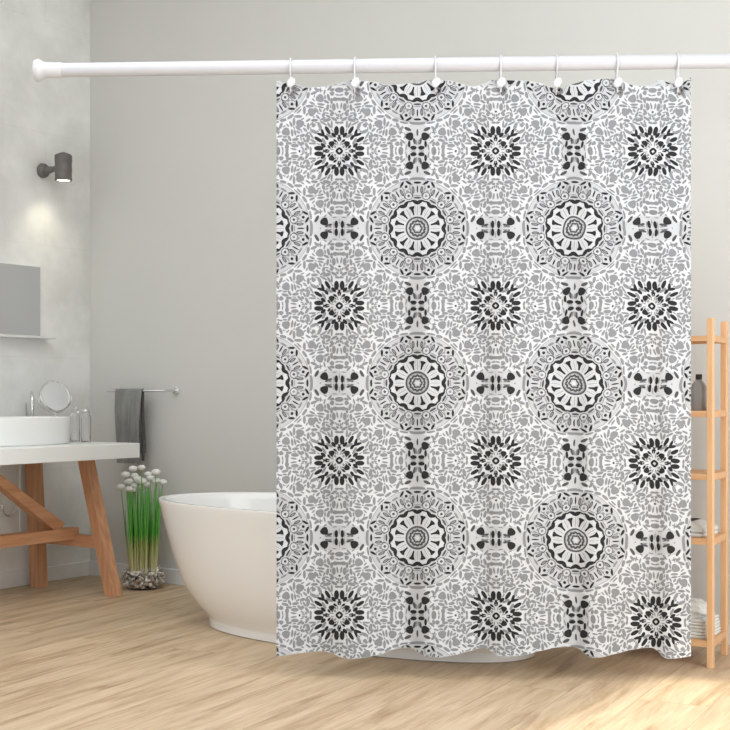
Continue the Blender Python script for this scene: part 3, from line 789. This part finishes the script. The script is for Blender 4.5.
# ------------------------------------------------------------------ potted flowers
PV = 4.925; Dp = PV / (SY * (143.5 - CX) / F_PX + CY); PU = (CY * (143.5 - CX) / F_PX - SY) * Dp
pot = empty('potted_chives', (PU, PV, 0)); tag(pot, 'white flowering chives in a glass bowl of pebbles beside the tub', 'potted plant')
bm = bmesh.new()
prof = [(.060, .0), (.078, .004), (.098, .024), (.112, .052), (.112, .075), (.100, .098), (.0985, .098), (.109, .074), (.109, .053), (.095, .027), (.076, .008), (.03, .006)]
lathe(bm, prof, 40); link('glass_bowl', bm, M['bowl'], pot, True)
M['peb'] = [mat('pebble_%s' % n, c, .6, var=.12, scale=30) for n, c in (('cream', srgb(232, 224, 210)), ('grey', srgb(196, 192, 186)), ('white', srgb(236, 233, 226)), ('brown', srgb(184, 162, 140)), ('dark', srgb(160, 150, 140)))]
bm = bmesh.new(); rng = random.Random(3)
cnt = 0; placed = []
while cnt < 900:
    z = rng.uniform(.014, .104); lim = .102 if .03 < z < .09 else .080
    a = rng.uniform(0, 2 * math.pi); r = lim * math.sqrt(rng.uniform(.25 if z < .088 else 0, 1)) if z < .088 else rng.uniform(0, .085)
    p = Vector((r * math.cos(a), r * math.sin(a), z))
    if any((p - q).length < .0115 for q in placed): 
        cnt += 1; continue
    placed.append(p); cnt += 1
    mtx = Matrix.Translation(p) @ Matrix.Rotation(rng.uniform(0, 6), 4, Vector((rng.random() - .5, rng.random() - .5, rng.random() - .5)).normalized()) @ Matrix.Diagonal((rng.uniform(.010, .014), rng.uniform(.007, .010), rng.uniform(.005, .008), 1))
    res = bmesh.ops.create_icosphere(bm, subdivisions=2, radius=1, matrix=mtx)
    mi = rng.choice((0, 0, 1, 2, 2, 3, 4))
    for v in res['verts']:
        for f in v.link_faces: f.material_index = mi
peb = link('pebbles', bm, M['peb'], pot, True); peb['kind'] = 'stuff'
# flower stalks: each flower seen in the photo is a part on its own stalk
bm = bmesh.new(); rng = random.Random(11)
for k in range(95):
    a = rng.uniform(0, 2 * math.pi); r = .084 * math.sqrt(rng.random()); h = rng.uniform(.40, .53)
    b0 = Vector((r * math.cos(a), r * math.sin(a), .085)); lean = Vector((math.cos(a) * r * .32 + rng.uniform(-.01, .01), math.sin(a) * r * .32 + rng.uniform(-.01, .01), h))
    tube(bm, [b0, b0 + (lean - Vector((0, 0, .085))) * .35 , b0 + (lean - Vector((0, 0, .085))) * .7 + Vector((rng.uniform(-.004, .004), rng.uniform(-.004, .004), 0)), b0 + lean - Vector((0, 0, .085))], [.0034, .0034, .003, .0012], 6)
lv = link('leaf_stems', bm, M['stem'], pot, True); lv['kind'] = 'stuff'
FL = [(121, 487), (125.5, 474.5), (129, 481.5), (129, 489), (133, 468.5), (134.5, 475.5), (132.5, 490), (135, 485.5), (141.5, 467.5), (142.5, 481), (142, 488), (148, 474), (150.5, 478), (156, 472), (156.5, 480.5), (162.5, 482), (138, 479), (146, 484)]
rng = random.Random(5)
for fx, fy in FL:
    dd = rng.uniform(-.05, .05)
    D = Dp + dd; p = room(fx, fy, D) - Vector((PU, PV, 0))
    rr = rng.uniform(.019, .024)
    st = bmesh.new(); base = Vector((p.x * .62, p.y * .62, .085))
    tube(st, [base, base.lerp(p, .5) + Vector((0, 0, .0)), p - Vector((0, 0, rr * .3))], [.0035, .003, .0022], 6)
    so = link('flower_stalk', st, M['stem'], pot, True)
    hb = bmesh.new()
    bmesh.ops.create_icosphere(hb, subdivisions=3, radius=1)
    for v in hb.verts:
        n = v.co.normalized(); k = 1 + .16 * math.sin(n.x * 9 + fx) * math.sin(n.y * 9) * math.cos(n.z * 8)
        v.co = Vector((n.x * rr * k, n.y * rr * k, n.z * rr * .66 * k)) + p
    link('flower_head', hb, M['petal'], so, True)

# ------------------------------------------------------------------ wooden rack
RX0, RX1, RY0, RY1, RH = -2.03, -1.609, 4.652, 4.912, 1.282
pw = .029
rk = empty('shelf_rack', (RX1, RY0, 0)); ro = Vector((RX1, RY0, 0)); tag(rk, 'open honey pine shelf rack right of the curtain', 'shelf rack')
PXW = .0115
corners = [(RX1, RY0), (RX1, RY1), (RX0, RY0), (RX0, RY1)]
SK = .036                                  # the back legs stand a little closer together
corners = [(RX1, RY0), (RX1 - SK, RY1), (RX0, RY0), (RX0 + SK, RY1)]
for x, y in corners:
    bm = bmesh.new(); box(bm, x - PXW - ro.x, x + PXW - ro.x, y - PXW - ro.y, y + PXW - ro.y, 0, RH, .002); link('post', bm, M['pine'], rk)
LV = [1.218, .942, .71, .472, .098]
for z in LV:
    th = .020 if z > 1 else .023
    for y, k_ in ((RY0, 0), (RY1, SK)):
        bm = bmesh.new(); box(bm, RX0 + k_ + PXW - ro.x, RX1 - k_ - PXW - ro.x, y - .010 - ro.y, y + .010 - ro.y, z - th, z, .0015); link('rail', bm, M['pine_x'], rk)
    for x, k_ in ((RX0, SK), (RX1, -SK)):
        q0 = Vector((x - ro.x, 0, z - th / 2)); q1 = Vector((x + k_ - ro.x, RY1 - RY0, z - th / 2)); qd = (q1 - q0).normalized()
        bm = bmesh.new(); beam(bm, q0 + qd * PXW, q1 - qd * PXW, .020, th, bevel=.0015); link('rail', bm, M['pine_x'], rk)
    bm = bmesh.new(); 
    box(bm, RX0 + .011 - ro.x, RX1 - .011 - ro.x, RY0 + .0108 - ro.y, RY1 - .0108 - ro.y, z - .011, z)
    for q in bm.verts:
        if q.co.y > .1: q.co.x += -SK if q.co.x > (RX0 - RX1) / 2 else SK
    link('shelf_board', bm, M['pine_x'], rk)

# bottle
bp_ = Vector((-1.667, 4.69, LV[1]))
bo = empty('bottle', bp_); tag(bo, 'grey bottle with black cap on the wooden rack', 'bottle')
bm = bmesh.new(); lathe(bm, [(.025, 0), (.0275, .003), (.0275, .086), (.024, .097), (.014, .110), (.011, .113), (.011, .117)], 28, sy=.85, npow=2.5); link('bottle_body', bm, M['bottle'], bo, True)
bm = bmesh.new(); lathe(bm, [(.0115, .116), (.012, .117), (.012, .133), (.010, .135)], 24); link('cap', bm, M['cap'], bo, True)

# folded towels
def folded(name, x0, x1, y0, y1, z0, h, lab, m, stripes=None, grp=None, seed=0):
    rng = random.Random(seed)
    o = empty(name, ((x0 + x1) / 2, (y0 + y1) / 2, z0)); tag(o, lab, 'towel', grp)
    hx, hy = (x1 - x0) / 2, (y1 - y0) / 2
    bm = bmesh.new()
    # spiral fold seen from the front: two soft layers joined by a rounded edge
    for q, (a, b_) in enumerate(((0, h * .49), (h * .51, h))):
        r = bmesh.ops.create_cube(bm, size=1)
        for v in r['verts']: v.co = Vector((v.co.x * 2 * hx, v.co.y * 2 * hy, a + (v.co.z + .5) * (b_ - a)))
        es = list({e for v in r['verts'] for e in v.link_edges})
        bmesh.ops.bevel(bm, geom=es, offset=(b_ - a) * .46, segments=4, profile=.5, affect='EDGES')
    bmesh.ops.subdivide_edges(bm, edges=[e for e in bm.edges if e.calc_length() > .05], cuts=6, use_grid_fill=True)
    for v in bm.verts:
        v.co.x += .0015 * math.sin(v.co.y * 40 + seed); v.co.z += .0008 * (1 + math.sin(v.co.x * 45 + seed)) * (v.co.z / h)
    link('folded_cloth', bm, m, o, True)
    return o
zb = LV[4]
folded('folded_towel', -1.86, -1.632, 4.67, 4.84, zb, .023, 'bottom white folded towel of the pile on the lowest shelf', M['wtowel'], grp='white towels on the lowest shelf', seed=1)
folded('folded_towel', -1.85, -1.634, 4.672, 4.838, zb + .0245, .022, 'middle white folded towel of the pile on the lowest shelf', M['wtowel'], grp='white towels on the lowest shelf', seed=2)
folded('folded_towel', -1.85, -1.638, 4.675, 4.835, zb + .048, .021, 'top white folded towel, under the crumpled cloth', M['wtowel'], grp='white towels on the lowest shelf', seed=3)
# crumpled cloth on top
bm = bmesh.new(); bmesh.ops.create_icosphere(bm, subdivisions=5, radius=1)
for v in bm.verts:
    n = v.co.normalized()
    k = 1 + .09 * math.sin(n.x * 7 + 1) * math.cos(n.y * 6) + .07 * math.sin(n.z * 11 + n.x * 9) + .04 * math.sin(n.y * 17 + n.z * 8)
    z = n.z * k
    v.co = Vector((n.x * .105 * k, n.y * .085 * k, (max(z, -.35) + .35) * .048 * (1 + .35 * max(0, -n.x))))
cc = link('crumpled_towel', bm, M['wtowel'], None, True, loc=(-1.755, 4.76, zb + .0705)); tag(cc, 'crumpled white towel lying on the folded pile', 'towel')
st = folded('folded_washcloth', -1.80, -1.645, 4.675, 4.84, LV[3], .030, 'small black and white folded cloth on the middle rack shelf', M['wtowel'], seed=5)
bm = bmesh.new(); n = 14
prof = [(-.078 + .156 * k / n, .031 + .024 * math.sin(math.pi * (k / n) ** .8) ** .8 if 0 < k < n else .031) for k in range(n + 1)]
for y in (0,):
    A = [bm.verts.new((x, -.08, z)) for x, z in prof]; B = [bm.verts.new((x, .08, z)) for x, z in prof]
    for k in range(n): bm.faces.new((A[k], A[k + 1], B[k + 1], B[k]))
    bm.faces.new(A[::-1]); bm.faces.new(B); bm.faces.new((A[0], B[0], B[-1], A[-1]))
bmesh.ops.recalc_face_normals(bm, faces=bm.faces)
link('top_fold', bm, M['wtowel'], st, True)
bm = bmesh.new()
for (a, c) in ((-.03, .012),):
    P = [(a + (c - a) * k / 6) for k in range(7)]
    A = []; B = []
    for x in P:
        z = .031 + .024 * math.sin(math.pi * ((x + .078) / .156) ** .8) ** .8
        A.append((x, -.0815, z + .001)); B.append((x, .081, z + .001))
    vs = [[bm.verts.new(p) for p in A], [bm.verts.new(p) for p in B], [bm.verts.new((x, -.0815, .036)) for x in P]]
    for k in range(6):
        bm.faces.new((vs[0][k], vs[0][k + 1], vs[1][k + 1], vs[1][k])); bm.faces.new((vs[2][k], vs[2][k + 1], vs[0][k + 1], vs[0][k]))
link('black_stripe', bm, M['btowel'], st, True)

# ------------------------------------------------------------------ light
w = bpy.data.worlds.new('daylight'); SC.world = w; w.use_nodes = True
bg = w.node_tree.nodes['Background']; bg.inputs['Color'].default_value = (.86, .93, 1, 1); bg.inputs['Strength'].default_value = 1.0
def light(name, typ, loc, energy, col=(1, 1, 1), **kw):
    l = bpy.data.lights.new(name, typ); l.energy = energy; l.color = col
    for k, v in kw.items(): setattr(l, k, v)
    o = bpy.data.objects.new(name, l); COL.objects.link(o); o.location = loc; return o
sun = light('sun', 'SUN', (3, 4, 4), 3.3, (1, .96, .80), angle=math.radians(2.5))
sun.rotation_euler = Vector((-1, -.12, -.98)).to_track_quat('-Z', 'Y').to_euler()
wl = light('window_daylight', 'AREA', (XR + .02, (WY0 + WY1) / 2, (WZ0 + WZ1) / 2), 125, (.91, .955, 1), shape='RECTANGLE', size=WY1 - WY0 - .15, size_y=WZ1 - WZ0 - .15)
wl.rotation_euler = Vector((-1, 0, 0)).to_track_quat('-Z', 'Z').to_euler()
cl = light('ceiling_fill', 'AREA', (-2.4, 2.2, ZC - .03), 62, (.91, .955, 1), shape='RECTANGLE', size=3.6, size_y=3.0)  # unseen fill panel, added under the ceiling to light the room softly
sp = light('lamp_beam', 'SPOT', (lp.x + cx, lp.y, lp.z - .072), 2.6, (1, .93, .72), spot_size=math.radians(95), spot_blend=1.0, shadow_soft_size=.03)
sp.rotation_euler = Vector((-.35, 0, -1)).to_track_quat('-Z', 'Y').to_euler()

# ------------------------------------------------------------------ camera
cam = bpy.data.cameras.new('camera'); co = bpy.data.objects.new('camera', cam); COL.objects.link(co)
co.location = (0, 0, EYE); co.rotation_euler = (math.pi / 2, 0, math.atan2(SY, CY))
cam.sensor_width = 36; cam.lens = F_PX / 730 * 36; cam.shift_y = (HOR - CX) / 730; cam.clip_start = .05; cam.clip_end = 50
SC.camera = co
SC.view_settings.view_transform = 'Standard'; SC.view_settings.look = 'None'; SC.view_settings.gamma = 1; SC.view_settings.exposure = 0.2
SC.view_settings.use_curve_mapping = False
